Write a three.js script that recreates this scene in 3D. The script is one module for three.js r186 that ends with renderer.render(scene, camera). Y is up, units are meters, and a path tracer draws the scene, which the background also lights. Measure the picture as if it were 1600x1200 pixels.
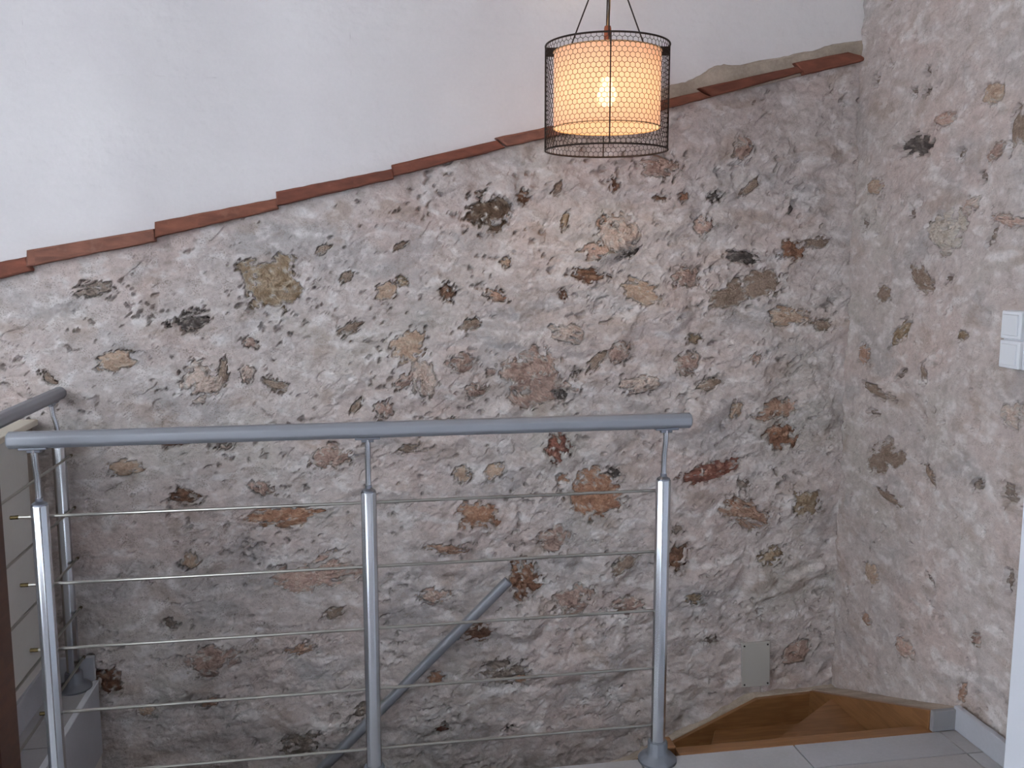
import * as THREE from 'three';
import { mergeGeometries, toCreasedNormals } from 'three/addons/utils/BufferGeometryUtils.js';
import { RoundedBoxGeometry } from 'three/addons/geometries/RoundedBoxGeometry.js';
import { RectAreaLightUniformsLib } from 'three/addons/lights/RectAreaLightUniformsLib.js';

// ---------------------------------------------------------------- camera, sky, exposure
const scene = new THREE.Scene();
const camera = new THREE.PerspectiveCamera(44.96, 4 / 3, 0.05, 60);
camera.position.set(0, 1.42, 0);
camera.rotation.order = 'YXZ';
camera.rotation.set(-7.659 * Math.PI / 180, -9.506 * Math.PI / 180, 0);
const renderer = new THREE.WebGLRenderer({ antialias: true });
renderer.toneMapping = THREE.LinearToneMapping;
renderer.toneMappingExposure = 1.1;
renderer.shadowMap.enabled = true;
RectAreaLightUniformsLib.init();
const SKY = 10.2;                                         // an even, bright, slightly hazy day outside the windows
scene.background = new THREE.Color().setRGB(0.84, 0.92, 1.0);
scene.backgroundIntensity = SKY;
const LAMP = 0.082;                                      // candela-like strength of the pendant's bulb

// ---------------------------------------------------------------- dimensions (metres)
const ZB = -3.215, XR = 1.812, ZE = -2.40, XS = -0.905, XP = -1.035, XL = -2.7, ZF = 1.7, CEIL = 2.7, LOW = -1.7;

// ---------------------------------------------------------------- noise
function rng(seed) { let s = seed >>> 0; return () => { s = (s + 0x6d2b79f5) | 0; let t = Math.imul(s ^ (s >>> 15), 1 | s); t = (t + Math.imul(t ^ (t >>> 7), 61 | t)) ^ t; return ((t ^ (t >>> 14)) >>> 0) / 4294967296; }; }
const PERM = new Uint8Array(512), GX = new Float32Array(256), GY = new Float32Array(256), RND = new Float32Array(256);
{
  const r = rng(7), p = [...Array(256).keys()];
  for (let i = 255; i > 0; i--) { const j = Math.floor(r() * (i + 1)); [p[i], p[j]] = [p[j], p[i]]; }
  for (let i = 0; i < 512; i++) PERM[i] = p[i & 255];
  for (let i = 0; i < 256; i++) { const a = r() * Math.PI * 2; GX[i] = Math.cos(a); GY[i] = Math.sin(a); RND[i] = r(); }
}
function noise(x, y) {                                  // gradient noise, about -1..1
  const xi = Math.floor(x), yi = Math.floor(y), fx = x - xi, fy = y - yi, X = xi & 255, Y = yi & 255;
  const a = PERM[PERM[X] + Y], b = PERM[PERM[(X + 1) & 255] + Y], c = PERM[PERM[X] + ((Y + 1) & 255)], d = PERM[PERM[(X + 1) & 255] + ((Y + 1) & 255)];
  const u = fx * fx * fx * (fx * (fx * 6 - 15) + 10), v = fy * fy * fy * (fy * (fy * 6 - 15) + 10);
  const n0 = GX[a] * fx + GY[a] * fy, n1 = GX[b] * (fx - 1) + GY[b] * fy, n2 = GX[c] * fx + GY[c] * (fy - 1), n3 = GX[d] * (fx - 1) + GY[d] * (fy - 1);
  return 1.5 * (n0 + u * (n1 - n0) + v * (n2 + u * (n3 - n2) - n0 - u * (n1 - n0)));
}
function fbm(x, y, o) { let s = 0, a = 0.5; for (let i = 0; i < o; i++) { s += a * noise(x, y); x = x * 2.03 + 17.3; y = y * 2.03 + 5.7; a *= 0.5; } return s; }
function ridge(x, y, o) { let s = 0, a = 0.5; for (let i = 0; i < o; i++) { s += a * (1 - Math.abs(noise(x, y))); x = x * 2.1 + 9.1; y = y * 2.1 + 3.3; a *= 0.5; } return s; }
const sst = (a, b, x) => { const t = Math.min(1, Math.max(0, (x - a) / (b - a))); return t * t * (3 - 2 * t); };
const lerp = (a, b, t) => a + (b - a) * t;
const CELL = { f1: 0, f2: 0, id: 0 };
function cells(x, y) {
  const xi = Math.floor(x), yi = Math.floor(y); let f1 = 9, f2 = 9, id = 0;
  for (let j = -1; j <= 1; j++) for (let i = -1; i <= 1; i++) {
    const h = PERM[PERM[(xi + i) & 255] + ((yi + j) & 255)], dx = xi + i + 0.15 + 0.7 * RND[h] - x, dy = yi + j + 0.15 + 0.7 * RND[(h * 7 + 31) & 255] - y, d = Math.sqrt(dx * dx + dy * dy);
    if (d < f1) { f2 = f1; f1 = d; id = h; } else if (d < f2) f2 = d;
  }
  CELL.f1 = f1; CELL.f2 = f2; CELL.id = id; return CELL;
}

// ---------------------------------------------------------------- building helpers
const used = new Map();
function numbered(name) { const n = used.get(name) ?? 0; used.set(name, n + 1); return n ? `${name}_${String(n).padStart(3, '0')}` : name; }
function cast(o) { o.castShadow = true; o.receiveShadow = true; return o; }
function part(name, geo, mat, parent, label) {
  if (Array.isArray(geo)) geo = merge(geo);
  const m = cast(new THREE.Mesh(geo, mat)); m.name = parent === scene ? numbered(name) : name; parent.add(m);
  if (label) m.userData.label = label;
  return m;
}
function structure(name, geo, mat, label) { const o = geo ? part(name, geo, mat, scene) : new THREE.Group(); if (!geo) { o.name = numbered(name); scene.add(o); } o.userData.kind = 'structure'; if (label) { o.userData.label = label; } return o; }
function thing(name, label, category, at = [0, 0, 0], turn = 0, group) {
  const o = new THREE.Group(); o.name = numbered(name); o.position.set(...at); o.rotation.y = turn; o.userData = { label, category }; if (group) o.userData.group = group; scene.add(o); return o;
}
function merge(list) {
  const flat = list.map((g) => { const h = g.index ? g.toNonIndexed() : g.clone(); for (const k of Object.keys(h.attributes)) if (!['position', 'normal', 'uv'].includes(k)) h.deleteAttribute(k); if (!h.attributes.uv) h.setAttribute('uv', new THREE.Float32BufferAttribute(new Float32Array(h.attributes.position.count * 2), 2)); return h; });
  return mergeGeometries(flat);
}
function uvBox(g, s = 1) {                              // uv in metres, taken from the face's own plane
  const h = g.index ? g.toNonIndexed() : g, p = h.attributes.position, n = h.attributes.normal, uv = new Float32Array(p.count * 2);
  for (let i = 0; i < p.count; i++) {
    const ax = Math.abs(n.getX(i)), ay = Math.abs(n.getY(i)), az = Math.abs(n.getZ(i));
    const [a, b] = ay >= ax && ay >= az ? [p.getX(i), p.getZ(i)] : ax >= az ? [p.getZ(i), p.getY(i)] : [p.getX(i), p.getY(i)];
    uv[i * 2] = a * s; uv[i * 2 + 1] = b * s;
  }
  h.setAttribute('uv', new THREE.BufferAttribute(uv, 2)); return h;
}
function box(x0, x1, y0, y1, z0, z1, r = 0) {
  const w = x1 - x0, h = y1 - y0, d = z1 - z0;
  const g = r ? new RoundedBoxGeometry(w, h, d, 2, Math.min(r, w / 2.1, h / 2.1, d / 2.1)) : new THREE.BoxGeometry(w, h, d);
  g.translate((x0 + x1) / 2, (y0 + y1) / 2, (z0 + z1) / 2); return uvBox(g);
}
function tubePath(pts, r, seg = 24, rad = 12, straight = false) {
  const v = pts.map((p) => new THREE.Vector3(...p));
  const c = straight ? new THREE.LineCurve3(v[0], v[1]) : new THREE.CatmullRomCurve3(v, false, 'centripetal');
  return new THREE.TubeGeometry(c, straight ? 1 : seg, r, rad, false);
}
function rod(a, b, r, rad = 14, bevel = 0.0015) {       // a closed round bar with chamfered ends between two points
  const A = new THREE.Vector3(...a), B = new THREE.Vector3(...b), L = A.distanceTo(B), c = Math.min(bevel, r * 0.6);
  const g = new THREE.LatheGeometry([[0.0001, 0], [r - c, 0], [r, c], [r, L - c], [r - c, L], [0.0001, L]].map((p) => new THREE.Vector2(...p)), rad);
  const q = toCreasedNormals(g, 0.6);
  q.applyQuaternion(new THREE.Quaternion().setFromUnitVectors(new THREE.Vector3(0, 1, 0), B.clone().sub(A).normalize())); q.translate(...a); return q;
}
function lathe(profile, seg = 40) { return toCreasedNormals(new THREE.LatheGeometry(profile.map((p) => new THREE.Vector2(Math.max(p[0], 0.0001), p[1])), seg), 0.7); }
function prism(poly, y0, y1) {                          // polygon [x, z] as a slab between two heights
  const s = new THREE.Shape(poly.map(([x, z]) => new THREE.Vector2(x, -z)));
  const g = new THREE.ExtrudeGeometry(s, { depth: y1 - y0, bevelEnabled: true, bevelSize: 0.003, bevelThickness: 0.003, bevelOffset: -0.003, bevelSegments: 1 });
  g.rotateX(-Math.PI / 2); g.translate(0, y0, 0); return uvBox(g);
}
function panel(poly, z0, z1, bevel = 0.003) {           // polygon [x, y] as a board between two depths
  const s = new THREE.Shape(poly.map(([x, y]) => new THREE.Vector2(x, y)));
  const g = new THREE.ExtrudeGeometry(s, { depth: z1 - z0 - 2 * bevel, bevelEnabled: true, bevelSize: bevel, bevelThickness: bevel, bevelOffset: -bevel, bevelSegments: 2 });
  g.translate(0, 0, z0 + bevel); return g;
}
function texture(w, h, fn, srgb) {                      // fn(x, y, out) fills out[0..2] with 0..1
  const data = new Uint8Array(w * h * 4), o = [0, 0, 0];
  for (let y = 0, i = 0; y < h; y++) for (let x = 0; x < w; x++, i += 4) { fn(x, y, o); data[i] = Math.max(0, Math.min(255, o[0] * 255)); data[i + 1] = Math.max(0, Math.min(255, o[1] * 255)); data[i + 2] = Math.max(0, Math.min(255, o[2] * 255)); data[i + 3] = 255; }
  const t = new THREE.DataTexture(data, w, h, THREE.RGBAFormat); t.magFilter = THREE.LinearFilter; t.minFilter = THREE.LinearMipmapLinearFilter; t.generateMipmaps = true; t.wrapS = t.wrapT = THREE.RepeatWrapping; if (srgb) t.colorSpace = THREE.SRGBColorSpace; t.needsUpdate = true; return t;
}

// ---------------------------------------------------------------- materials
const std = (color, roughness, more = {}) => new THREE.MeshStandardMaterial({ color, roughness, ...more });
const rgb255 = (a) => a.map((v) => v / 255);
function mottled(size, metres, base, spread, freq, grain, seed) {   // limewash / concrete: tone patches and fine grain
  const t = texture(size, size, (x, y, o) => {
    const u = x / size * metres, v = y / size * metres, a = fbm(u * freq + seed, v * freq, 4), g = noise(u * 260 + seed, v * 260) * grain + noise(u * 90, v * 90 + seed) * grain;
    for (let k = 0; k < 3; k++) o[k] = (base[k] + a * spread[k]) / 255 + g;
  }, true);
  t.wrapS = t.wrapT = THREE.MirroredRepeatWrapping; t.repeat.set(1 / metres, 1 / metres); return t;
}
const plasterBump = texture(512, 512, (x, y, o) => { const u = x / 512, v = y / 512; o[0] = o[1] = o[2] = 0.5 + 0.35 * fbm(u * 24, v * 24, 4) + 0.1 * noise(u * 3, v * 40); }, false);
const M = {
  white: std(0xffffff, 0.9, { map: mottled(512, 1.6, [222, 217, 218], [10, 11, 10], 2.5, 0.006, 3), bumpMap: plasterBump, bumpScale: 0.004 }),
  whiteWood: std(0xe9edf6, 0.45), ceiling: std(0xe9e6e2, 0.9), parapet: std(0xffffff, 0.7, { map: mottled(256, 1, [208, 205, 200], [8, 8, 9], 3, 0.005, 8) }),
  cap: std(0xe2d8c8, 0.6), steel: std(0xc3c6cc, 0.24, { metalness: 1 }), darkSteel: std(0x8d9099, 0.35, { metalness: 1 }),
  rail: std(0x94969d, 0.45, { metalness: 0.4 }), rodSteel: std(0xa6a39c, 0.3, { metalness: 1 }), brass: std(0x5e5238, 0.4, { metalness: 1 }), foot: std(0x74777f, 0.5, { metalness: 0.3 }),
  iron: std(0x2a1d18, 0.6, { metalness: 0.4 }), plastic: std(0xe6e9ef, 0.35), coverPlastic: std(0xb4b0aa, 0.55), screw: std(0x4a4744, 0.4, { metalness: 0.8 }), seam: std(0x5a5d66, 0.8),
  grout: std(0x8f8a84, 0.95), glass: new THREE.MeshPhysicalMaterial({ color: 0xffffff, roughness: 0, transmission: 1, thickness: 0 }),
};
function wood(base, dark, seed, scale = 1) {
  const t = texture(512, 512, (x, y, o) => {
    const u = x / 512, v = y / 512, w = fbm(u * 3 + seed, v * 2, 3) * 0.25, g = 0.5 + 0.5 * Math.sin((v * 16 + w * 22 + fbm(u * 2, v * 30 + seed, 3) * 5)), f = noise(u * 10 + seed, v * 230) * 0.5, k = Math.min(1, Math.max(0, 0.6 * g + 0.35 * f + 0.1));
    for (let c = 0; c < 3; c++) o[c] = lerp(base[c], dark[c], k) / 255;
  }, true);
  t.repeat.set(scale, scale); return std(0xffffff, 0.42, { map: t });
}
M.oak = wood([150, 107, 70], [120, 82, 50], 4, 1.6);
M.jamb = wood([84, 50, 32], [58, 34, 22], 14, 1.3);
const tileMap = mottled(512, 0.9, [170, 168, 170], [14, 15, 17], 5, 0.012, 21);
M.tile = [0xffffff, 0xf6f6f8, 0xf9f5f2].map((c) => std(c, 0.38, { map: tileMap }));
M.tileSide = std(0xffffff, 0.5, { map: mottled(256, 0.8, [176, 177, 184], [10, 10, 10], 4, 0.008, 33) });
const terra = texture(512, 256, (x, y, o) => { const u = x / 512, v = y / 256, a = fbm(u * 6, v * 10, 4), s = sst(0.2, 0.5, fbm(u * 9 + 40, v * 5, 4)); const c = [132 + a * 36, 88 + a * 24, 74 + a * 18]; const w = [158, 120, 104]; for (let k = 0; k < 3; k++) o[k] = (lerp(c[k], w[k], s * 0.45) + noise(u * 300, v * 170) * 7) / 255; }, true);
terra.repeat.set(2, 3.5);
M.terra = [0xffffff, 0xf2dcd4, 0xe6cfc8, 0xfff0e6].map((c) => std(c, 0.88, { map: terra }));
M.cement = std(0xffffff, 0.95, { map: mottled(256, 0.5, [176, 162, 148], [34, 32, 30], 10, 0.03, 51) });

// ---------------------------------------------------------------- the rubble walls: one height field, real stones bedded in it
// kinds of stone: three tones (sRGB), how far the face lies behind (-) or before (+) the plaster, roughness, share smeared over with plaster
const KIND = {
  ochre: [[150, 128, 104], [122, 98, 72], [188, 172, 150], -0.003, 0.011, 0.25], dark: [[84, 64, 50], [58, 44, 36], [150, 132, 116], -0.012, 0.016, 0.3], brown: [[112, 74, 54], [84, 54, 42], [146, 112, 90], -0.009, 0.012, 0.25],
  tan: [[178, 148, 124], [158, 122, 98], [196, 174, 152], 0.001, 0.007, 0.15], mauve: [[156, 122, 110], [128, 94, 84], [186, 158, 144], 0.001, 0.013, 0.25], black: [[78, 70, 68], [54, 48, 48], [140, 130, 124], -0.014, 0.014, 0.2],
  umber: [[132, 112, 98], [114, 94, 80], [150, 130, 116], -0.003, 0.004, 0.1], rust: [[140, 94, 70], [112, 72, 54], [184, 146, 124], -0.005, 0.012, 0.25], russet: [[164, 122, 100], [136, 96, 76], [196, 168, 150], -0.002, 0.011, 0.25],
  blush: [[206, 176, 160], [186, 150, 134], [216, 196, 182], 0.007, 0.015, 0.25], pink: [[188, 148, 132], [166, 122, 108], [208, 182, 168], 0.003, 0.010, 0.25], crimson: [[136, 80, 66], [106, 60, 52], [178, 136, 120], -0.007, 0.013, 0.25],
  orange: [[162, 116, 90], [138, 92, 70], [196, 162, 138], -0.002, 0.008, 0.15], soot: [[122, 106, 96], [92, 80, 74], [160, 146, 136], -0.010, 0.013, 0.28], stucco: [[196, 186, 172], [170, 158, 142], [206, 198, 186], 0.006, 0.014, 0.3],
};
// each stone: kind, place along the wall, height, half length, half height (m), tilt (degrees)
const STONES_BACK = [
  ['ochre',-.276,1.346,.104,.089,-10], ['dark',.459,1.573,.082,.069,-5], ['brown',.578,1.632,.027,.026,0], ['brown',.313,1.306,.031,.035,10],
  ['tan',.179,1.124,.070,.053,25], ['mauve',.618,1.003,.139,.096,-22], ['black',.714,.951,.035,.039,20], ['umber',1.340,1.289,.093,.049,12],
  ['umber',1.462,1.334,.084,.056,15], ['black',1.392,1.425,.069,.028,-10], ['rust',1.581,1.455,.052,.044,0], ['umber',1.675,1.480,.053,.021,5],
  ['brown',.813,1.362,.072,.027,-8], ['tan',1.001,1.304,.076,.039,-15], ['russet',.868,1.543,.030,.038,20], ['blush',.923,1.507,.070,.062,-20],
  ['pink',.835,1.449,.046,.031,10], ['black',.963,1.443,.047,.016,16], ['mauve',1.172,1.358,.055,.041,-10], ['mauve',1.063,1.740,.075,.037,-5],
  ['mauve',1.371,1.811,.039,.040,10], ['black',1.275,1.642,.031,.025,10], ['rust',1.156,1.639,.017,.020,0], ['brown',1.070,1.635,.031,.011,-5],
  ['umber',1.405,1.677,.044,.018,42], ['pink',1.228,1.540,.036,.034,-20], ['black',1.567,1.604,.012,.025,0], ['tan',1.572,1.209,.096,.033,-4],
  ['umber',1.705,1.177,.036,.024,0], ['mauve',1.188,1.043,.046,.038,-10], ['ochre',1.210,1.132,.029,.021,0], ['mauve',.929,1.085,.036,.046,-40],
  ['umber',.844,1.056,.052,.018,45], ['blush',.740,1.157,.061,.034,-10], ['brown',.721,1.297,.016,.025,20], ['russet',.481,1.294,.041,.022,-15],
  ['umber',.393,1.197,.045,.018,10], ['blush',1.008,.970,.077,.030,5], ['russet',1.535,.864,.076,.039,8], ['rust',1.565,.761,.061,.064,10],
  ['crimson',1.281,.634,.130,.041,12], ['black',.922,.639,.034,.026,-20], ['orange',.850,.570,.120,.082,-14], ['crimson',.708,.746,.050,.059,15],
  ['russet',1.431,.468,.113,.050,-25], ['rust',1.378,.515,.036,.025,-45], ['ochre',1.669,.502,.057,.055,10], ['ochre',1.540,.295,.057,.038,8],
  ['rust',.585,.255,.057,.078,25], ['orange',.410,.513,.074,.052,-5], ['tan',.358,.660,.032,.033,0], ['tan',.473,.672,.039,.028,20],
  ['mauve',-.102,.740,.067,.041,6], ['orange',-.271,.535,.125,.034,2], ['brown',-.594,.618,.058,.029,-13], ['pink',-.157,.324,.154,.061,12],
  ['russet',.305,.395,.069,.019,-5], ['pink',.248,.222,.055,.029,0], ['blush',-.510,1.012,.066,.060,20], ['umber',-.447,1.043,.017,.054,-10],  // last umber piece paints the shade on the right of the blush stone
  ['blush',-.368,1.037,.025,.033,0], ['umber',-.273,.996,.046,.020,-25], ['black',-.534,1.220,.057,.034,15], ['black',-.616,1.204,.012,.013,0],
  ['soot',-.842,1.323,.065,.027,8], ['tan',-.786,1.090,.060,.036,8], ['mauve',-.352,1.141,.029,.019,-20], ['umber',-.029,1.362,.028,.019,40],
  ['tan',.099,1.310,.041,.030,25], ['ochre',.156,1.344,.026,.017,0], ['umber',-.020,1.189,.043,.020,28], ['mauve',.155,1.000,.042,.020,32],
  ['blush',.230,1.007,.044,.065,5], ['umber',-.009,.914,.013,.034,-35], ['mauve',.087,.903,.033,.034,0], ['mauve',.352,1.059,.045,.034,10],
  ['mauve',.405,.963,.041,.025,0], ['tan',-.775,.726,.061,.026,-4], ['mauve',-.336,.636,.043,.022,-20], ['mauve',-.526,.038,.086,.051,8],
  ['soot',-.656,.175,.029,.023,-20], ['russet',-.220,.051,.053,.021,12], ['tan',-.583,.392,.031,.029,0], ['brown',.407,.067,.071,.037,5],
  ['soot',.504,-.093,.096,.060,0], ['orange',.566,-.123,.034,.015,5], ['orange',.258,-.099,.033,.027,0], ['crimson',.275,-.299,.031,.015,0],
  ['black',.528,-.316,.027,.013,0], ['soot',-.227,-.310,.076,.054,5], ['brown',1.162,.316,.055,.055,20], ['umber',.959,.297,.059,.027,32],
  ['mauve',.974,.140,.059,.032,5], ['mauve',.761,.171,.078,.049,20], ['mauve',.694,.409,.057,.048,10], ['ochre',1.237,.149,.036,.028,0],
  ['soot',1.306,-.026,.031,.021,0], ['mauve',1.661,-.098,.064,.047,25], ['brown',-.871,-.020,.050,.042,-20], ['russet',-.532,-.115,.052,.019,10],
  ['tan',-.747,-.133,.029,.021,0], ['soot',.010,-.197,.059,.034,10], ['umber',-.106,.173,.040,.021,20], ['umber',.174,.764,.040,.018,10],
  ['umber',.321,.851,.032,.016,0], ['pink',1.447,1.057,.023,.021,0], ['umber',1.276,.966,.054,.019,20], ['tan',1.379,.868,.025,.034,-20],
  ['soot',1.167,.414,.030,.020,0], ['soot',1.427,.575,.033,.025,-20], ['brown',.901,1.676,.023,.026,20], ['umber',.695,1.662,.016,.026,-40],
  ['ochre',.728,1.553,.014,.035,-15], ['tan',.515,1.409,.020,.018,0], ['umber',-.105,1.452,.030,.013,30], ['umber',.151,1.465,.026,.011,30],
  ['umber',-.996,1.037,.031,.013,-40], ['soot',-.453,.785,.038,.013,10], ['brown',-.628,.813,.062,.017,0], ['soot',.770,1.012,.023,.016,40],
];
const STONES_RIGHT = [
  ['black',-2.834,1.791,.099,.041,5], ['tan',-2.487,1.893,.047,.034,-10], ['umber',-2.359,1.778,.041,.056,0], ['pink',-2.705,1.850,.049,.022,0],
  ['tan',-3.082,1.673,.050,.029,0], ['umber',-2.767,1.356,.080,.033,-25], ['stucco',-2.648,1.504,.089,.067,5], ['soot',-2.869,1.964,.025,.014,-20],
  ['soot',-2.801,1.951,.024,.014,0], ['mauve',-2.443,1.727,.041,.023,20], ['soot',-2.841,1.570,.025,.019,0], ['soot',-3.125,1.545,.021,.027,0],
  ['soot',-2.434,1.487,.033,.016,50], ['pink',-2.369,1.527,.068,.016,-10], ['umber',-2.973,1.299,.047,.031,0], ['soot',-2.618,1.361,.028,.012,0],
  ['ochre',-2.865,1.174,.071,.028,35], ['russet',-3.081,1.081,.051,.035,-10], ['ochre',-2.539,1.190,.027,.017,0], ['umber',-2.720,1.057,.020,.035,0],
  ['soot',-2.844,1.037,.037,.011,30], ['umber',-2.993,.960,.098,.018,-8], ['soot',-2.998,.879,.041,.011,0], ['umber',-2.930,.729,.126,.054,20],
  ['soot',-2.436,.755,.037,.019,30], ['soot',-2.293,.765,.051,.027,-20], ['umber',-2.677,.728,.047,.017,-30], ['tan',-2.964,.300,.049,.044,0],
  ['russet',-2.977,.122,.042,.019,0], ['pink',-2.735,.116,.050,.033,0], ['russet',-2.429,.103,.018,.040,-20], ['blush',-2.302,.984,.038,.036,0],
  ['umber',-2.898,.594,.086,.013,-8], ['tan',-2.299,1.147,.025,.014,0], ['soot',-2.620,.397,.033,.010,-30], ['mauve',-2.374,.295,.022,.019,-20],
  ['soot',-2.270,.519,.020,.033,0], ['soot',-2.610,1.736,.021,.015,0], ['soot',-2.499,1.661,.020,.020,10], ['soot',-3.096,2.040,.021,.022,-10],
  ['soot',-2.798,2.015,.017,.016,-30], ['blush',-2.534,1.580,.041,.017,30],
];
const DUSTY = { blush: 0.6, pink: 0.45, tan: 0.35, mauve: 0.38, russet: 0.3, orange: 0.18, stucco: 0.4, soot: 0.3, umber: 0.2 };   // how much lime is rubbed into the bare face
function rubble(list, seed, calm) {
  const S = list.map(([kind, u, v, a, b, deg], i) => ({ kind, u, v, a: a * 0.98, b: b * 0.98, c: Math.cos(deg * Math.PI / 180), s: Math.sin(deg * Math.PI / 180), i: i + seed * 50, k: KIND[kind], R: Math.max(a, b) * 1.7 + 0.01 }));
  const bins = new Map(), B = 0.12;
  for (const q of S) for (let x = Math.floor((q.u - q.R) / B); x <= Math.floor((q.u + q.R) / B); x++) for (let y = Math.floor((q.v - q.R) / B); y <= Math.floor((q.v + q.R) / B); y++) { const k = x * 1000 + y; if (!bins.has(k)) bins.set(k, []); bins.get(k).push(q); }
  const local = (q, u, v) => { const x = u - q.u, y = v - q.v; return [(x * q.c + y * q.s) / q.a, (-x * q.s + y * q.c) / q.b]; };
  const inside = (q, u, v) => {                           // above 0 inside the ragged outline of the bare face
    const [p, r] = local(q, u, v), e = q.i * 13.7, d0 = 1 - Math.sqrt(p * p + r * r);
    if (d0 < -0.75) return d0;
    let d = d0 + 0.46 * noise(p * 1.3 + e, r * 1.3) + 0.36 * noise(p * 3.1 + e, r * 3.1 + 7) + 0.22 * noise(p * 7 + e, r * 7) + 0.16 * noise(u * 110 + e, v * 110);
    d -= 1.5 * sst(0.12, 0.5, noise(p * 2.2 + e + 40, r * 2.2 + 3) + 0.4 * noise(u * 65, v * 65 + e)) * q.k[5] * 1.7;
    return d;
  };
  const base = (u, v) => {
    const wu = u + 0.05 * noise(u * 4 + seed, v * 4), wv = v + 0.05 * noise(u * 4 + 31, v * 4 + seed);
    const c = cells(wu * 5.2 + seed * 3, wv * 7.4), id = RND[c.id];
    const smooth = calm ? 0.4 : lerp(0.45, 1, sst(-0.75, 0.05, u - 0.25 * v + 0.3 * noise(u * 2, v * 2 + 5)));
    return 0.020 * fbm(u * 1.3 + seed, v * 1.3, 2) + smooth * (sst(0, 0.55, c.f2 - c.f1) * id * id * 0.020 + 0.022 * fbm(wu * 5 + 3, wv * 7, 2));
  };
  const height = (u, v) => {
    const wu = u + 0.025 * noise(u * 11, v * 11 + seed), wv = v + 0.02 * noise(u * 11 + 9, v * 11);
    const lump = calm ? 0.45 : lerp(0.5, 1, sst(-0.8, 0.0, u - 0.25 * v + 0.35 * noise(u * 2 + 8, v * 2)));
    let h = base(u, v) + lump * (0.012 * fbm(wu * 14 + 5, wv * 19, 3) + 0.006 * ridge(wu * 22, wv * 30 + seed, 2)) + 0.0034 * fbm(u * 62, v * 74, 2) + lump * 0.0035 * (ridge(wu * 46 + 3, wv * 60, 1) - 0.25);
    const pit = noise(wu * 30 + 60, wv * 46 + seed) + 0.45 * noise(u * 90, v * 110) + 0.6 * noise(u * 6 + 13, v * 6 + seed) - (calm ? 0.90 : 0.77);   // crumbs fallen out of the plaster
    if (pit > 0) h -= Math.min(0.018, pit * 0.09);
    const crack = Math.abs(noise(wu * 9 + 71, wv * 12 + seed)), along = noise(u * 5 + 19, v * 5 + 2);
    if (crack < 0.022 && along > 0.22) h -= 0.010 * (1 - crack / 0.022) * sst(0.22, 0.34, along);
    const near = bins.get(Math.floor(u / B) * 1000 + Math.floor(v / B));
    if (near) for (const q of near) {
      const d = inside(q, u, v);
      if (d > -0.35) { h += 0.003 * sst(-0.35, -0.03, d) - 0.026 * sst(-0.03, 0.12, d); }
    }
    return h;
  };
  return { S, base, height, local, inside };
}
function colourOfPlaster(u, v, seed, calm, o) {           // limewashed lime mortar: greys, pinks and creams in trowelled patches, with sand grains
  const wu = u + 0.06 * noise(u * 5 + seed, v * 5), wv = v + 0.04 * noise(u * 5, v * 5 + seed + 9);
  const a = fbm(wu * 3.2 + seed, wv * 4.5, 4), b = fbm(wu * 2.1 + 50, wv * 3.1 + seed, 4), c = fbm(wu * 9 + 23, wv * 15 + seed, 4), e = fbm(wu * 5.5 + 90, wv * 8, 3);
  let r = 193, g = 182, l = 178;
  const pink = sst(-0.05, 0.4, b) * 0.55, grey = sst(0.0, 0.42, a), pale = sst(0.08, 0.42, c), stain = sst(0.12, 0.45, e) * 0.5, green = sst(0.1, 0.5, -b) * 0.5;
  const fine = fbm(u * 19 + seed, v * 27 + 8, 4), veil = fbm(u * 52 + 12, v * 60, 3);
  r = lerp(r, 196, pink); g = lerp(g, 176, pink); l = lerp(l, 169, pink);
  r = lerp(r, 170, grey * 0.7); g = lerp(g, 165, grey * 0.7); l = lerp(l, 164, grey * 0.7);
  r = lerp(r, 180, green); g = lerp(g, 175, green); l = lerp(l, 167, green);
  r = lerp(r, 164, stain); g = lerp(g, 146, stain); l = lerp(l, 134, stain);
  r = lerp(r, 216, pale * 0.75); g = lerp(g, 210, pale * 0.75); l = lerp(l, 208, pale * 0.75);
  const wash = sst(0.08, 0.42, fine) * 0.5, scuff = sst(0.14, 0.46, -fine + 0.4 * veil) * 0.4, tone = 1 + 0.10 * veil;
  r = lerp(lerp(r, 222, wash), 146, scuff) * tone; g = lerp(lerp(g, 217, wash), 134, scuff) * tone; l = lerp(lerp(l, 216, wash), 127, scuff) * tone;
  const sandy = calm ? 0.55 : lerp(1, 0.5, sst(-0.6, 0.2, u + 0.3 * noise(u * 2.5, v * 2.5)));
  const s1 = noise(u * 210 + seed, v * 230), s2 = noise(u * 420, v * 430 + seed), sp = sst(0.42, 0.7, s1 + 0.45 * noise(u * 22, v * 22 + 3)) * sandy * 0.38;
  r = lerp(r, 112, sp) + s2 * 12; g = lerp(g, 102, sp) + s2 * 12; l = lerp(l, 92, sp) + s2 * 12;
  o[0] = r / 255; o[1] = g / 255; o[2] = l / 255;
}
function plasterMaterial(u0, u1, v0, v1, W, H, seed, calm) {
  const map = texture(W, H, (x, y, o) => colourOfPlaster(u0 + (x + 0.5) / W * (u1 - u0), v0 + (y + 0.5) / H * (v1 - v0), seed, calm, o), true);
  const bump = texture(W >> 1, H >> 1, (x, y, o) => { const u = u0 + x / (W >> 1) * (u1 - u0), v = v0 + y / (H >> 1) * (v1 - v0); o[0] = o[1] = o[2] = 0.5 + 0.22 * noise(u * 150, v * 160) + 0.2 * noise(u * 70 + 5, v * 85 + seed) + 0.12 * noise(u * 300, v * 300); }, false);
  map.wrapS = map.wrapT = bump.wrapS = bump.wrapT = THREE.ClampToEdgeWrapping;
  return std(0xffffff, 0.96, { map, bumpMap: bump, bumpScale: 0.0032 });
}
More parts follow.
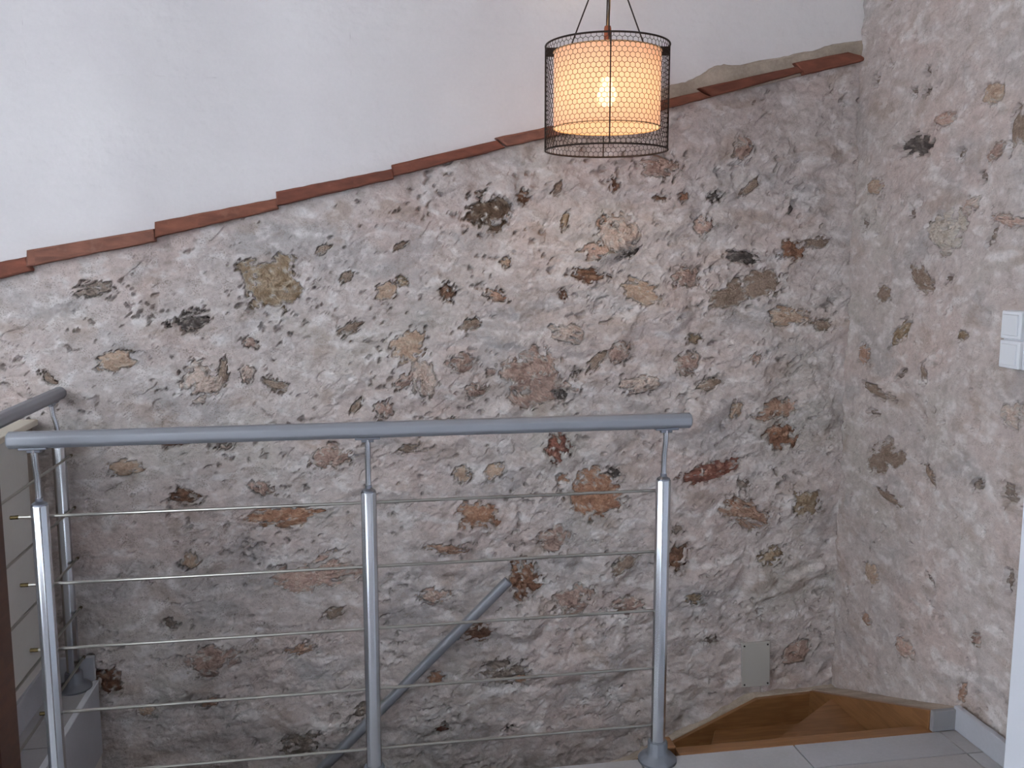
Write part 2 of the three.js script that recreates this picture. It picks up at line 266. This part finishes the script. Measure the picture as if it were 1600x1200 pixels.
// grid of the wall's face: at(u, v, h) places it; closed behind by a back plane h = -0.2
function wallGeometry(field, at, u0, u1, v0, vtop, nu, nv, tu0, tu1, tv0, tv1) {
  const P = [], U = [], I = [];
  for (let j = 0; j <= nv; j++) for (let i = 0; i <= nu; i++) {
    const u = lerp(u0, u1, i / nu), v = lerp(v0, vtop(u), j / nv);
    P.push(...at(u, v, field(u, v))); U.push((u - tu0) / (tu1 - tu0), (v - tv0) / (tv1 - tv0));
  }
  const row = nu + 1;
  for (let j = 0; j < nv; j++) for (let i = 0; i < nu; i++) { const a = j * row + i; I.push(a, a + 1, a + row + 1, a, a + row + 1, a + row); }
  const ring = []; for (let i = 0; i <= nu; i++) ring.push(i); for (let j = 1; j <= nv; j++) ring.push(j * row + nu); for (let i = nu - 1; i >= 0; i--) ring.push(nv * row + i); for (let j = nv - 1; j > 0; j--) ring.push(j * row);
  const first = P.length / 3;                             // the sides and the back have their own corners, so that the face keeps its normals
  const cornerUV = (k) => [U[2 * k], U[2 * k + 1]], uvAt = (k) => { const i = k % row, j = Math.floor(k / row), u = lerp(u0, u1, i / nu); return [u, lerp(v0, vtop(u), j / nv)]; };
  for (const k of ring) { P.push(P[3 * k], P[3 * k + 1], P[3 * k + 2], ...at(...uvAt(k), -0.2)); U.push(...cornerUV(k), ...cornerUV(k)); }
  const n = ring.length;
  for (let i = 0; i < n; i++) { const a = first + 2 * i, b = first + 2 * ((i + 1) % n); I.push(a, a + 1, b + 1, a, b + 1, b); }
  const c = [0, nu, nu + nv, 2 * nu + nv].map((k) => first + 2 * k + 1); I.push(c[0], c[2], c[1], c[0], c[3], c[2]);
  const g = new THREE.BufferGeometry(); g.setAttribute('position', new THREE.Float32BufferAttribute(P, 3)); g.setAttribute('uv', new THREE.Float32BufferAttribute(U, 2)); g.setIndex(I); g.computeVertexNormals(); return g;
}
const grit = texture(256, 256, (x, y, o) => { const u = x / 256, v = y / 256; o[0] = o[1] = o[2] = 0.5 + 0.3 * noise(u * 40, v * 40) + 0.25 * noise(u * 85, v * 85); }, false); grit.repeat.set(4, 4);
const stoneMat = std(0xffffff, 0.93, { vertexColors: true, bumpMap: grit, bumpScale: 0.004 });
const sRGB = (c) => Math.pow(Math.max(0, c) / 255, 2.2);
function stoneGeometry(F, q, at) {                        // a bedded stone: knobbly face, sides that run back into the wall, closed behind
  const big = Math.max(q.a, q.b), rings = Math.max(7, Math.min(34, Math.round(big / 0.0042))), segs = Math.max(18, Math.min(96, Math.round(big / 0.0016)));
  const P = [], C = [], I = [], UV = [], off = q.k[3], rough = q.k[4], e = q.i * 13.7, X = 1.55, dust = DUSTY[q.kind] ?? 0.18, [c0, c1, c2] = q.k.slice(0, 3).map((c) => c.map((x, i) => lerp(x, [188, 176, 168][i], dust)));
  const put = (p, r, t) => {
    const u = q.u + p * q.a * q.c - r * q.b * q.s, v = q.v + p * q.a * q.s + r * q.b * q.c, d2 = p * p + r * r;
    const strata = q.kind === 'mauve' ? 0.5 * ridge(p * 2.4 + e, r * 0.6, 2) : 0, f = 24 + 10 * (q.i % 3);
    let h = F.base(u, v) + off + 0.010 * Math.max(-0.4, 1 - d2) * Math.min(1, big * 18) + rough * (fbm(u * f + e, v * f, 3) + strata + 0.35 * noise(u * 110, v * 110 + e));
    const edge = F.inside(q, u, v);
    h -= 0.022 * (1 - sst(-0.40, -0.02, edge));
    if (t > 0.8) h -= 0.10 * Math.pow((t - 0.8) / 0.2, 1.5);
    P.push(...at(u, v, h)); UV.push(u, v);
    const k1 = sst(-0.15, 0.35, fbm(u * 28 + e, v * 34, 4)), k2 = sst(0.10, 0.40, fbm(u * 42 + 77, v * 42 + e, 3)), g = 1 + 0.13 * noise(u * 150, v * 150) + 0.09 * noise(u * 260, v * 260), lime = 0.75 * sst(0.22, -0.02, edge + 0.30 * noise(u * 62 + e, v * 62) + 0.15 * noise(u * 150, v * 150));
    for (let k = 0; k < 3; k++) C.push(sRGB(lerp(lerp(lerp(c0[k], c1[k], k1), c2[k], k2 * 0.75), 190 - 6 * k, lime) * g));
  };
  put(0, 0, 0);
  for (let j = 1; j <= rings; j++) for (let i = 0; i < segs; i++) { const t = j / rings, a = (i + (j % 2) * 0.5) / segs * Math.PI * 2; put(Math.cos(a) * t * X, Math.sin(a) * t * X, t); }
  for (let i = 0; i < segs; i++) I.push(0, 1 + i, 1 + (i + 1) % segs);
  for (let j = 0; j < rings - 1; j++) for (let i = 0; i < segs; i++) { const a = 1 + j * segs + i, b = 1 + j * segs + (i + 1) % segs, c = a + segs, d = b + segs; I.push(a, c, d, a, d, b); }
  P.push(...at(q.u, q.v, F.base(q.u, q.v) - 0.13)); C.push(0.2, 0.18, 0.16); UV.push(q.u, q.v);
  const back = P.length / 3 - 1, last = 1 + (rings - 1) * segs; for (let i = 0; i < segs; i++) I.push(back, last + (i + 1) % segs, last + i);
  const g = new THREE.BufferGeometry(); g.setAttribute('position', new THREE.Float32BufferAttribute(P, 3)); g.setAttribute('color', new THREE.Float32BufferAttribute(C, 3)); g.setAttribute('uv', new THREE.Float32BufferAttribute(UV, 2)); g.setIndex(I); g.computeVertexNormals(); return g;
}

// back wall: rubble below the sloping tile course, smooth white plaster above it
const atBack = (u, v, h) => [u, v, ZB + h], slope = (u) => 1.375 + (u + 1.1) * 0.2565;
const wallBack = structure('wall_back', null, null, 'stone and plaster wall behind the stairwell, white above a sloping course of roof tiles');
const FB = rubble(STONES_BACK, 1, false);
part('stone_plaster', wallGeometry(FB.height, atBack, -1.16, 1.86, -0.62, (u) => slope(u) + 0.03, 740, 600, -1.3, 1.9, -0.7, 2.2), plasterMaterial(-1.3, 1.9, -0.7, 2.2, 2048, 1856, 1, false), wallBack);
for (const q of FB.S) part('stone', stoneGeometry(FB, q, atBack), stoneMat, wallBack);
{
  const white = (u, v) => 0.006 * fbm(u * 1.6 + 4, v * 1.6, 3) + 0.0035 * fbm(u * 6, v * 4 + 7, 3) + 0.002 * sst(0.12, 0.0, v - slope(u) - 0.04 + 0.02 * noise(u * 20, 3));
  const g = wallGeometry(white, atBack, XL - 0.1, 1.86, 0, () => 1, 300, 90, 0, 1, 0, 1), p = g.attributes.position, uv = g.attributes.uv;
  const row = 301, face = row * 91;                       // re-lay the grid between the tile course and the ceiling
  for (let k = 0; k < p.count; k++) {
    const u = p.getX(k), lo = u < -1.16 ? -0.1 : slope(u) + 0.02, t = p.getY(k), v = lerp(lo, CEIL + 0.05, t);
    p.setY(k, v); if (p.getZ(k) > ZB - 0.1) p.setZ(k, ZB + 0.006 + white(u, v)); uv.setXY(k, u, v);
  }
  g.computeVertexNormals(); part('white_plaster', g, M.white, wallBack);
  part('foundation', box(-1.2, 1.86, LOW, -0.61, ZB - 0.2, ZB), M.cement, wallBack);
}
// terracotta tiles set edge-on into the wall, each a little over the next
const TILES = [
  [[-1.20, 1.392], [-1.027, 1.428], [-1.015, 1.384], [-1.20, 1.335]], [[-1.024, 1.448], [-0.638, 1.517], [-0.637, 1.477], [-1.028, 1.396]], [[-0.635, 1.539], [-0.250, 1.618], [-0.246, 1.584], [-0.637, 1.489]],
  [[-0.251, 1.639], [0.128, 1.718], [0.133, 1.686], [-0.250, 1.594]], [[0.126, 1.731], [0.482, 1.819], [0.510, 1.795], [0.130, 1.694]], [[0.475, 1.826], [0.838, 1.907], [0.842, 1.872], [0.514, 1.799]],
  [[0.836, 1.914], [1.196, 1.998], [1.237, 1.981], [0.842, 1.870]], [[1.189, 2.009], [1.548, 2.093], [1.576, 2.076], [1.239, 1.981]], [[1.541, 2.106], [1.745, 2.150], [1.795, 2.140], [1.818, 2.125], [1.581, 2.067]],
];
TILES.forEach((poly, i) => {
  const dense = [];                                       // hand-made edges: slightly uneven
  poly.forEach((a, k) => { const b = poly[(k + 1) % poly.length], L = Math.hypot(b[0] - a[0], b[1] - a[1]), n = Math.max(1, Math.round(L / 0.03)); for (let s = 0; s < n; s++) dense.push([lerp(a[0], b[0], s / n), lerp(a[1], b[1], s / n) + (s ? 0.0022 * noise(i * 9 + a[0] + s, k * 5.3) : 0)]); });
  const g = panel(dense, ZB - 0.06, ZB + 0.038 + 0.006 * (i % 2), 0.006); part('roof_tile', g, M.terra[(i * 3 + 1) % 4], wallBack);
});
{
  const top = [[1.03, 1.992], [1.10, 2.022], [1.15, 2.032], [1.204, 2.058], [1.245, 2.086], [1.29, 2.096], [1.35, 2.097], [1.42, 2.114], [1.50, 2.126], [1.56, 2.146], [1.62, 2.154], [1.68, 2.176], [1.74, 2.186], [1.83, 2.200]], poly = [];
  for (let i = 0; i < top.length - 1; i++) for (let s = 0; s < 4; s++) poly.push([lerp(top[i][0], top[i + 1][0], s / 4), lerp(top[i][1], top[i + 1][1], s / 4) + 0.004 * noise(i * 3.7 + s * 1.9, 2)]);
  poly.push([1.83, 2.12]); for (let x = 1.8; x > 1.0; x -= 0.05) poly.push([x, slope(x) + 0.005]);
  part('cement_fillet', panel(poly.reverse(), ZB - 0.02, ZB + 0.016, 0.006), M.cement, wallBack);
}

// right wall: the same rubble under a calmer coat of plaster
const atRight = (u, v, h) => [XR - h, v, u];
const wallRight = structure('wall_right', null, null, 'stone wall under a thick coat of grey plaster');
const FR = rubble(STONES_RIGHT, 4, true);
part('stone_plaster', wallGeometry(FR.height, atRight, ZB - 0.04, -1.95, -0.62, () => CEIL + 0.03, 260, 640, -3.3, -1.9, -0.7, 2.8), plasterMaterial(-3.3, -1.9, -0.7, 2.8, 820, 2048, 4, true), wallRight);
for (const q of FR.S) part('stone', stoneGeometry(FR, q, atRight), stoneMat, wallRight);
part('foundation', box(XR, XR + 0.2, LOW, -0.61, ZB - 0.04, ZE), M.cement, wallRight);

// the rest of the room: landing, white walls, ceiling, unseen windows: the left gives side light, the one behind is added fill
structure('wall_right_return', box(1.663, XR + 0.2, -0.3, CEIL, -2.055, ZF + 0.1, 0.004), M.whiteWood, 'white painted wall end at the right edge');
structure('ceiling', box(XL - 0.2, XR + 0.2, CEIL, CEIL + 0.15, ZB - 0.2, ZF + 0.2), M.ceiling);
function windowWall(name, plane, lo, hi, hole, make) { const [h0, h1, v0, v1] = hole; structure(name, merge([make(lo, h0, -0.3, CEIL), make(h1, hi, -0.3, CEIL), make(h0, h1, -0.3, v0), make(h0, h1, v1, CEIL)]), M.white); }
const WL = [-1.55, 1.15, 1.15, 2.4], WF_FILL = [-2.3, -0.9, 1.2, 2.3];
windowWall('wall_left', 0, ZB - 0.2, ZF + 0.2, WL, (a, b, c, d) => box(XL - 0.2, XL, c, d, a, b));
windowWall('wall_front', 0, XL, XR + 0.2, WF_FILL, (a, b, c, d) => box(a, b, c, d, ZF, ZF + 0.2));
function windowIn(n, hole, place) {                       // frame, mullion and two panes in the opening
  const w = structure(`window_${n}`), [a, b, c, d] = hole, m = (a + b) / 2;
  part('window_frame', [place(a, a + 0.06, c, d, 0.03), place(b - 0.06, b, c, d, 0.03), place(a + 0.06, b - 0.06, c, c + 0.06, 0.03), place(a + 0.06, b - 0.06, d - 0.06, d, 0.03), place(m - 0.04, m + 0.04, c + 0.06, d - 0.06, 0.03)], M.whiteWood, w);
  part('pane', place(a + 0.06, m - 0.04, c + 0.06, d - 0.06, 0.002), M.glass, w); part('pane', place(m + 0.04, b - 0.06, c + 0.06, d - 0.06, 0.002), M.glass, w);
  part('window_sill', place(a, b, c - 0.03, c, 0.12), M.whiteWood, w);
}
windowIn(1, WL, (a, b, c, d, t) => box(XL - 0.1 - t, XL - 0.1 + t, c, d, a, b));  // out of view, placed to light the walls from the left
windowIn(2, WF_FILL, (a, b, c, d, t) => box(a, b, c, d, ZF + 0.1 - t, ZF + 0.1 + t));  // added behind the camera as fill light for the back wall

const floor = structure('floor', null, null, 'landing floor of large pale tiles');
part('slab', [box(XL, XR + 0.2, -0.26, -0.012, ZE, ZF), box(XL, XS, -0.26, -0.012, ZB, ZE)], M.grout, floor);
{
  const T = 0.4735, G = 0.0022, xs = [], zs = []; let n = 0;
  for (let x = 1.7175 - 10 * T; x < XR; x += T) xs.push(x);
  for (let z = -2.272; z > ZB - T; z -= T) zs.unshift(z); for (let z = -2.272 + T; z < ZF; z += T) zs.push(z);
  for (const x of xs) for (const z of zs) {
    const pieces = z < ZE - 0.001 ? (x < XS ? [[x, Math.min(x + T, XS), Math.max(z, ZB + 0.01), Math.min(z + T, ZE)]] : []) : [[x, Math.min(x + T, XR + 0.02), z, Math.min(z + T, ZF)]];
    if (z < ZE && z + T > ZE) pieces.push([x, Math.min(x + T, XR + 0.02), ZE, z + T]);
    for (const [a, b, c, d] of pieces) { const a0 = Math.max(a, XL); if (b - a0 < 0.02 || d - c < 0.02) continue; part('floor_tile', box(a0 + G, b - G, -0.014, 0, c + G, d - G, 0.0012), M.tile[n++ % 3], floor); }
  }
  part('slab_fascia', box(XS, XS + 0.012, -0.262, -0.004, ZB + 0.03, ZE - 0.01, 0.002), M.tileSide, floor, 'white painted edge of the floor slab');
  part('edge_strip', box(XS - 0.004, XS + 0.013, -0.004, 0.002, ZB + 0.03, ZE, 0.001), M.plastic, floor);
  part('slab_front', box(XS, XR, -0.262, -0.03, ZE - 0.012, ZE, 0.002), M.tileSide, floor);
}
structure('unseen_lower_floor', box(XS - 0.3, XR + 0.2, LOW - 0.1, LOW, ZB, -1.2), M.terra[0]);  // out of view, terracotta to bounce warm light onto the low stonework
structure('wall_stairwell_left', box(XS - 0.2, XS, LOW, -0.26, ZB, -1.2), M.parapet);
structure('wall_stairwell_front', box(XS, XR + 0.2, LOW, -0.262, ZE + 0.02, ZE + 0.14), M.parapet);
structure('baseboard_right', box(XR - 0.045, XR - 0.025, 0, 0.075, ZE - 0.01, -1.9, 0.003), M.tileSide);
const parapet = structure('wall_parapet', null, null, 'low white wall beside the short railing');
part('wall_body', box(XP - 0.12, XP, 0, 0.885, -3.085, -2.1), M.parapet, parapet);
part('wall_cap', box(XP - 0.13, XP + 0.006, 0.885, 0.905, -3.19, -2.09, 0.004), M.cap, parapet);
part('wall_core', box(XP - 0.12, XP - 0.02, 0, 0.885, ZB - 0.02, -3.085), M.cement, parapet);
part('baseboard', box(XP - 0.001, XP + 0.01, 0, 0.10, -3.085, -2.1, 0.002), M.tileSide, parapet);
structure('baseboard_back', box(XP, XS + 0.002, 0, 0.085, ZB + 0.015, ZB + 0.034, 0.002), M.tileSide);

// ---------------------------------------------------------------- winding wooden stairs going down along the walls
{
  const s = thing('staircase', 'wooden winder staircase dropping away behind the landing, with plaster-topped side boards', 'stairs');
  const P = [0.905, ZE - 0.01];
  part('nosing', box(0.895, 1.70, -0.03, -0.001, ZE - 0.046, ZE - 0.002, 0.004), M.oak, s);
  part('nosing', box(0.872, 0.90, -0.03, -0.001, ZE - 0.11, ZE - 0.046, 0.004), M.oak, s);
  part('riser', box(0.905, 1.69, -0.18, -0.03, ZE - 0.034, ZE - 0.013), M.oak, s);
  part('tread', prism([P, [1.69, ZE - 0.01], [1.69, -2.985]], -0.21, -0.18), M.oak, s);
  part('tread', prism([P, [1.69, -2.95], [1.69, -3.152], [1.31, -3.152]], -0.39, -0.36), M.oak, s);
  part('tread', prism([P, [1.33, -3.152], [0.90, -3.152]], -0.57, -0.54), M.oak, s);
  for (let k = 0; k < 5; k++) part('tread', box(0.69 - k * 0.2, 0.92 - k * 0.2, -0.75 - k * 0.18, -0.72 - k * 0.18, -3.152, ZE - 0.02, 0.004), M.oak, s);
  const riser = (x, z, y0, y1) => { const dx = x - P[0], dz = z - P[1], L = Math.hypot(dx, dz), g = box(0.03, L, y0, y1, -0.009, 0.009); g.rotateY(-Math.atan2(dz, dx)); g.translate(P[0], 0, P[1]); return g; };
  part('riser', riser(1.67, -2.955, -0.37, -0.21), M.oak, s); part('riser', riser(1.305, -3.135, -0.55, -0.39), M.oak, s);
  // side board on the right wall (slopes down to the corner) and on the back wall (level, then falling to the left), both topped with plaster
  const zy = (poly, x0, x1) => { const g = panel(poly.map(([z, y]) => [-z, y]), x0, x1, 0.002); g.rotateY(Math.PI / 2); return g; };
  const flip = (poly, x0, x1) => { const g = panel(poly, 0, x1 - x0, 0.002); g.rotateY(-Math.PI / 2); g.translate(x1, 0, 0); return g; };
  part('side_board', flip([[-3.15, -0.228], [-3.15, -0.70], [-2.98, -0.55], [-2.416, -0.25], [-2.416, 0.062]], 1.690, 1.712), M.oak, s);
  part('plaster_ledge', flip([[-3.20, -0.245], [-3.20, -0.30], [-2.40, 0.0], [-2.402, 0.066]], 1.7125, XR + 0.01), M.cement, wallRight);
  part('ledge_end', box(1.692, XR - 0.03, 0, 0.066, -2.4145, -2.398, 0.003), std(0x8e8c8f, 0.7), wallRight);
  part('side_board', panel([[1.70, -0.238], [1.477, -0.246], [1.135, -0.398], [0.90, -0.50], [0.60, -0.72], [0.60, -1.1], [1.70, -0.75]], -3.168, -3.150, 0.002), M.oak, s);
  part('plaster_ledge', panel([[1.81, -0.236], [1.480, -0.241], [1.137, -0.393], [0.90, -0.492], [0.60, -0.71], [0.60, -0.74], [0.90, -0.53], [1.13, -0.43], [1.47, -0.275], [1.81, -0.27]], ZB - 0.02, -3.169, 0.004), M.cement, wallBack);
}

// ---------------------------------------------------------------- railings
const POST_TOP = 0.82, RAIL = 0.986, RODS = [0.785, 0.61, 0.438, 0.267, 0.094];
function railPost(parent, x, z, dx, dz) {                 // dx, dz: the way in which the upper stem swings out to the rail
  const p = new THREE.Group(); p.name = 'post'; p.position.set(x, 0, z); parent.add(p);
  part('tube', lathe([[0, 0.02], [0.0205, 0.02], [0.0205, POST_TOP - 0.002], [0.0195, POST_TOP], [0, POST_TOP]], 48), M.steel, p);
  part('cap', lathe([[0, POST_TOP], [0.0185, POST_TOP], [0.0180, POST_TOP + 0.004], [0.009, POST_TOP + 0.010], [0.009, POST_TOP + 0.018], [0, POST_TOP + 0.018]], 36), M.darkSteel, p);
  part('base_cover', lathe([[0, 0], [0.055, 0], [0.055, 0.006], [0.048, 0.014], [0.034, 0.020], [0.029, 0.028], [0.028, 0.055], [0.026, 0.059], [0.0207, 0.060], [0, 0.060]], 48), M.foot, p, 'grey domed base cover');
  part('stem', tubePath([[0, POST_TOP + 0.008, 0], [0, POST_TOP + 0.045, 0], [dx * 0.25, POST_TOP + 0.075, dz * 0.25], [dx * 0.85, POST_TOP + 0.105, dz * 0.85], [dx, POST_TOP + 0.125, dz], [dx, RAIL - 0.021, dz]], 0.0075, 30, 14), M.steel, p);
  const along = Math.abs(dx) > Math.abs(dz), w = along ? 0.014 : 0.032, d = along ? 0.032 : 0.014;
  part('saddle', [box(dx - w, dx + w, RAIL - 0.024, RAIL - 0.018, dz - d, dz + d, 0.002), box(dx - w * 0.5, dx + w * 0.5, RAIL - 0.032, RAIL - 0.023, dz - d * 0.5, dz + d * 0.5, 0.002)], M.darkSteel, p);
  return p;
}
function railTube(a, b) { const A = new THREE.Vector3(...a), g = rod(a, b, 0.0212, 40, 0.004); return g; }
{
  const r = thing('stair_railing', 'long grey tube railing with three steel posts and five thin rods, along the landing edge', 'railing');
  const z = -2.386;
  part('handrail', railTube([-0.838, RAIL, z + 0.012], [0.890, RAIL, z + 0.012]), M.rail, r);
  for (const x of [-0.78, 0.021, 0.821]) railPost(r, x, z, 0.0, 0.012);
  RODS.forEach((y, i) => {
    const b = part('rod', rod([-0.842 + 0.012 * i, y, z - 0.0245], [0.808, y, z - 0.0245], 0.0042, 12, 0.001), M.rodSteel, r);
    part('end_cap', rod([-0.858 + 0.012 * i, y, z - 0.0245], [-0.838 + 0.012 * i, y, z - 0.0245], 0.0052, 12, 0.001), M.brass, b);
  });
}
{
  const r = thing('stair_railing', 'short grey tube railing at the left, ending at the stone wall beside the white parapet', 'railing');
  const x = -0.955;
  part('handrail', railTube([x - 0.008, RAIL, -2.33], [x - 0.008, RAIL, -3.222]), M.rail, r);
  for (const z of [-3.135, -2.44]) railPost(r, x, z, -0.012, 0);
  RODS.forEach((y, i) => {
    const b = part('rod', rod([x + 0.026, y, -2.40], [x + 0.026, y, -3.165], 0.0042, 12, 0.001), M.rodSteel, r);
    part('end_cap', rod([x + 0.026, y, -3.172], [x + 0.026, y, -3.155], 0.0052, 12, 0.001), M.brass, b);
  });
}
{
  const h = thing('wall_handrail', 'grey tube handrail slanting down the stone wall beside the stairs', 'handrail');
  const a = [0.511, 0.291, -3.125], b = [-0.62, -0.811, -3.125];
  part('tube', rod(a, b, 0.0185, 36, 0.003), M.rail, h);
  for (const t of [0.16, 0.72]) { const x = lerp(a[0], b[0], t), y = lerp(a[1], b[1], t); part('bracket', tubePath([[x, y - 0.015, -3.125], [x, y - 0.03, -3.135], [x, y - 0.03, ZB - 0.01]], 0.007, 14, 10), M.darkSteel, h); }
}

// ---------------------------------------------------------------- pendant lamp: wire cage round a lit fabric drum
{
  const X = 0.745, Z = -2.75, Y0 = 1.741, Y1 = 2.040, R = 0.182, RS = 0.158, S0 = 1.806, S1 = 2.022;
  const l = thing('pendant_lamp', 'round chicken-wire cage pendant lamp with a glowing cream fabric drum inside', 'lamp', [X, 0, Z], -0.215);
  const ring = (r, y, t) => { const g = new THREE.TorusGeometry(r, t, 8, 96); g.rotateX(Math.PI / 2); g.translate(0, y, 0); return g; };
  const cage = part('cage_frame', [ring(R, Y0, 0.0026), ring(R, Y1, 0.0028), ...[0, 1, 2, 3].map((k) => { const a = k * Math.PI / 2; return rod([R * Math.sin(a), Y0, R * Math.cos(a)], [R * Math.sin(a), Y1, R * Math.cos(a)], 0.0021, 8, 0.0005); })], M.iron, l, 'dark rusty wire frame');
  { // hexagonal netting, wrapped round the frame: every wire a thin three-sided bar
    const n = 72, w = 2 * Math.PI / n, rows = 22, hh = (Y1 - Y0) / rows, P = [], I = [], r = R - 0.001, t = 0.00085;
    const bar = (a0, y0, a1, y1) => {
      const A = [r * Math.sin(a0), y0, r * Math.cos(a0)], B = [r * Math.sin(a1), y1, r * Math.cos(a1)], d = new THREE.Vector3(B[0] - A[0], B[1] - A[1], B[2] - A[2]).normalize(), o = new THREE.Vector3(Math.sin(a0), 0, Math.cos(a0)), s = o.clone().cross(d).normalize(), k = P.length / 3;
      for (const E of [A, B]) for (let i = 0; i < 3; i++) { const c = Math.cos(i * 2.094) * t, f = Math.sin(i * 2.094) * t; P.push(E[0] + o.x * c + s.x * f, E[1] + o.y * c + s.y * f, E[2] + o.z * c + s.z * f); }
      for (let i = 0; i < 3; i++) { const j = (i + 1) % 3; I.push(k + i, k + j, k + 3 + j, k + i, k + 3 + j, k + 3 + i); }
    };
    for (let j = 0; j < rows; j++) for (let i = 0; i < n; i++) {
      const sh = (j % 2) * 0.5, a = (i + sh) * w, y = Y0 + j * hh;
      bar(a, y + hh * 0.33, a, y + hh); bar(a, y + hh * 0.33, a - 0.5 * w, y); bar(a, y + hh * 0.33, a + 0.5 * w, y);
    }
    const g = new THREE.BufferGeometry(); g.setAttribute('position', new THREE.Float32BufferAttribute(P, 3)); g.setIndex(I); g.computeVertexNormals();
    const net = part('chicken_wire', g, M.iron, cage); net.userData.kind = 'stuff';
  }
  part('cross_bar', box(-R + 0.002, R - 0.002, Y1 - 0.028, Y1 - 0.002, -0.0015, 0.0015), M.iron, l);
  part('cross_bar', box(-0.0015, 0.0015, Y1 - 0.028, Y1 - 0.002, -R + 0.002, R - 0.002), M.iron, l);
  const cloth = texture(256, 256, (x, y, o) => { const n = 0.04 * noise(x * 0.9, y * 0.05) + 0.04 * noise(x * 0.05, y * 0.9); o[0] = 0.96 + n; o[1] = 0.80 + n; o[2] = 0.70 + n; }, true); cloth.repeat.set(8, 2);
  const shadeMat = new THREE.MeshPhysicalMaterial({ color: 0xffffff, map: cloth, roughness: 0.86, transmission: 0.5, thickness: 0 });
  const drum = part('lamp_shade', new THREE.CylinderGeometry(RS, RS, S1 - S0, 96, 1, true).translate(0, (S0 + S1) / 2, 0), shadeMat, l, 'cream fabric drum shade, lit from inside');
  part('shade_rim', [ring(RS, S0, 0.002), ring(RS, S1, 0.002)], std(0xc9a277, 0.7), drum);
  part('lamp_holder', lathe([[0, S1 + 0.075], [0.009, S1 + 0.075], [0.0105, S1 + 0.068], [0.0105, S1], [0.02, S1 - 0.01], [0.021, S1 - 0.05], [0.017, S1 - 0.07], [0, S1 - 0.07]], 28), std(0x8a4a2a, 0.5), l);
  part('light_bulb', lathe([[0, 1.868], [0.012, 1.870], [0.024, 1.880], [0.029, 1.895], [0.027, 1.912], [0.018, 1.932], [0.013, 1.955], [0, 1.956]], 28), std(0xfff1d8, 0.4, { emissive: new THREE.Color(1, 0.80, 0.50), emissiveIntensity: 16 }), l, 'glowing warm white bulb');
  const bulb = new THREE.PointLight(new THREE.Color(1, 0.72, 0.42), LAMP); bulb.position.set(0, 1.90, 0); bulb.castShadow = true; bulb.shadow.radius = 1; l.add(bulb);
  const K = [0, 2.318, 0];
  for (const [x, z] of [[-0.62 * R, 0], [0.62 * R, 0], [0, -0.5 * R], [0, 0.5 * R]]) part('hanger_wire', rod([x, Y1 - 0.012, z], K, 0.0021, 8, 0.0005), M.iron, l);
  part('hanger_ring', new THREE.TorusGeometry(0.012, 0.0022, 8, 24).translate(0, 2.326, 0), M.iron, l);
  part('cord', tubePath([[0, S1 + 0.07, 0], [0.004, 2.15, 0.002], [0.002, 2.32, 0.003], [0, CEIL, 0]], 0.0032, 20, 8), std(0xa58a63, 0.8), l);
  part('ceiling_rose', lathe([[0, CEIL - 0.035], [0.02, CEIL - 0.033], [0.045, CEIL - 0.01], [0.047, CEIL], [0, CEIL]], 32), M.iron, l);
}

// ---------------------------------------------------------------- small things
{
  const c = thing('cover_plate', 'blank grey plastic junction cover screwed to the stone wall above the stairs', 'cover', [1.482, -0.121, -3.188], -0.06);
  c.rotation.z = 0.035;
  part('plate', new RoundedBoxGeometry(0.112, 0.178, 0.012, 3, 0.003), M.coverPlastic, c);
  part('back_box', new THREE.BoxGeometry(0.09, 0.15, 0.06).translate(0, 0, -0.035), M.coverPlastic, c);
  for (const [x, y] of [[-1, 1], [1, 1], [-1, -1], [1, -1]]) part('screw', new THREE.CylinderGeometry(0.0036, 0.0036, 0.003, 16).rotateX(Math.PI / 2).translate(x * 0.046, y * 0.078, 0.006), M.screw, c);
}
{
  const s = thing('light_switch', 'white double light switch mounted on the right stone wall', 'switch', [XR - 0.008, 1.20, -2.285], -Math.PI / 2);
  part('back_box', new RoundedBoxGeometry(0.084, 0.16, 0.03, 3, 0.004).translate(0, 0, 0.006), M.plastic, s);
  for (const y of [0.0405, -0.0405]) { const f = part('switch_plate', new RoundedBoxGeometry(0.080, 0.077, 0.014, 3, 0.004).translate(0, y, 0.026), M.plastic, s); part('rocker', new RoundedBoxGeometry(0.060, 0.058, 0.008, 2, 0.003).rotateX(y > 0 ? 0.04 : -0.03).translate(0, y, 0.034), M.plastic, f); }
}
{
  const p = thing('wooden_post', 'dark brown wooden upright standing at the left edge, in front of the railing', 'post', [-0.785, 0, -1.955]);
  part('shaft', box(-0.057, 0.057, 0.02, CEIL, -0.055, 0.055, 0.006), M.jamb, p);
  part('plinth', box(-0.062, 0.062, 0, 0.09, -0.06, 0.06, 0.004), M.jamb, p);
}

renderer.render(scene, camera);
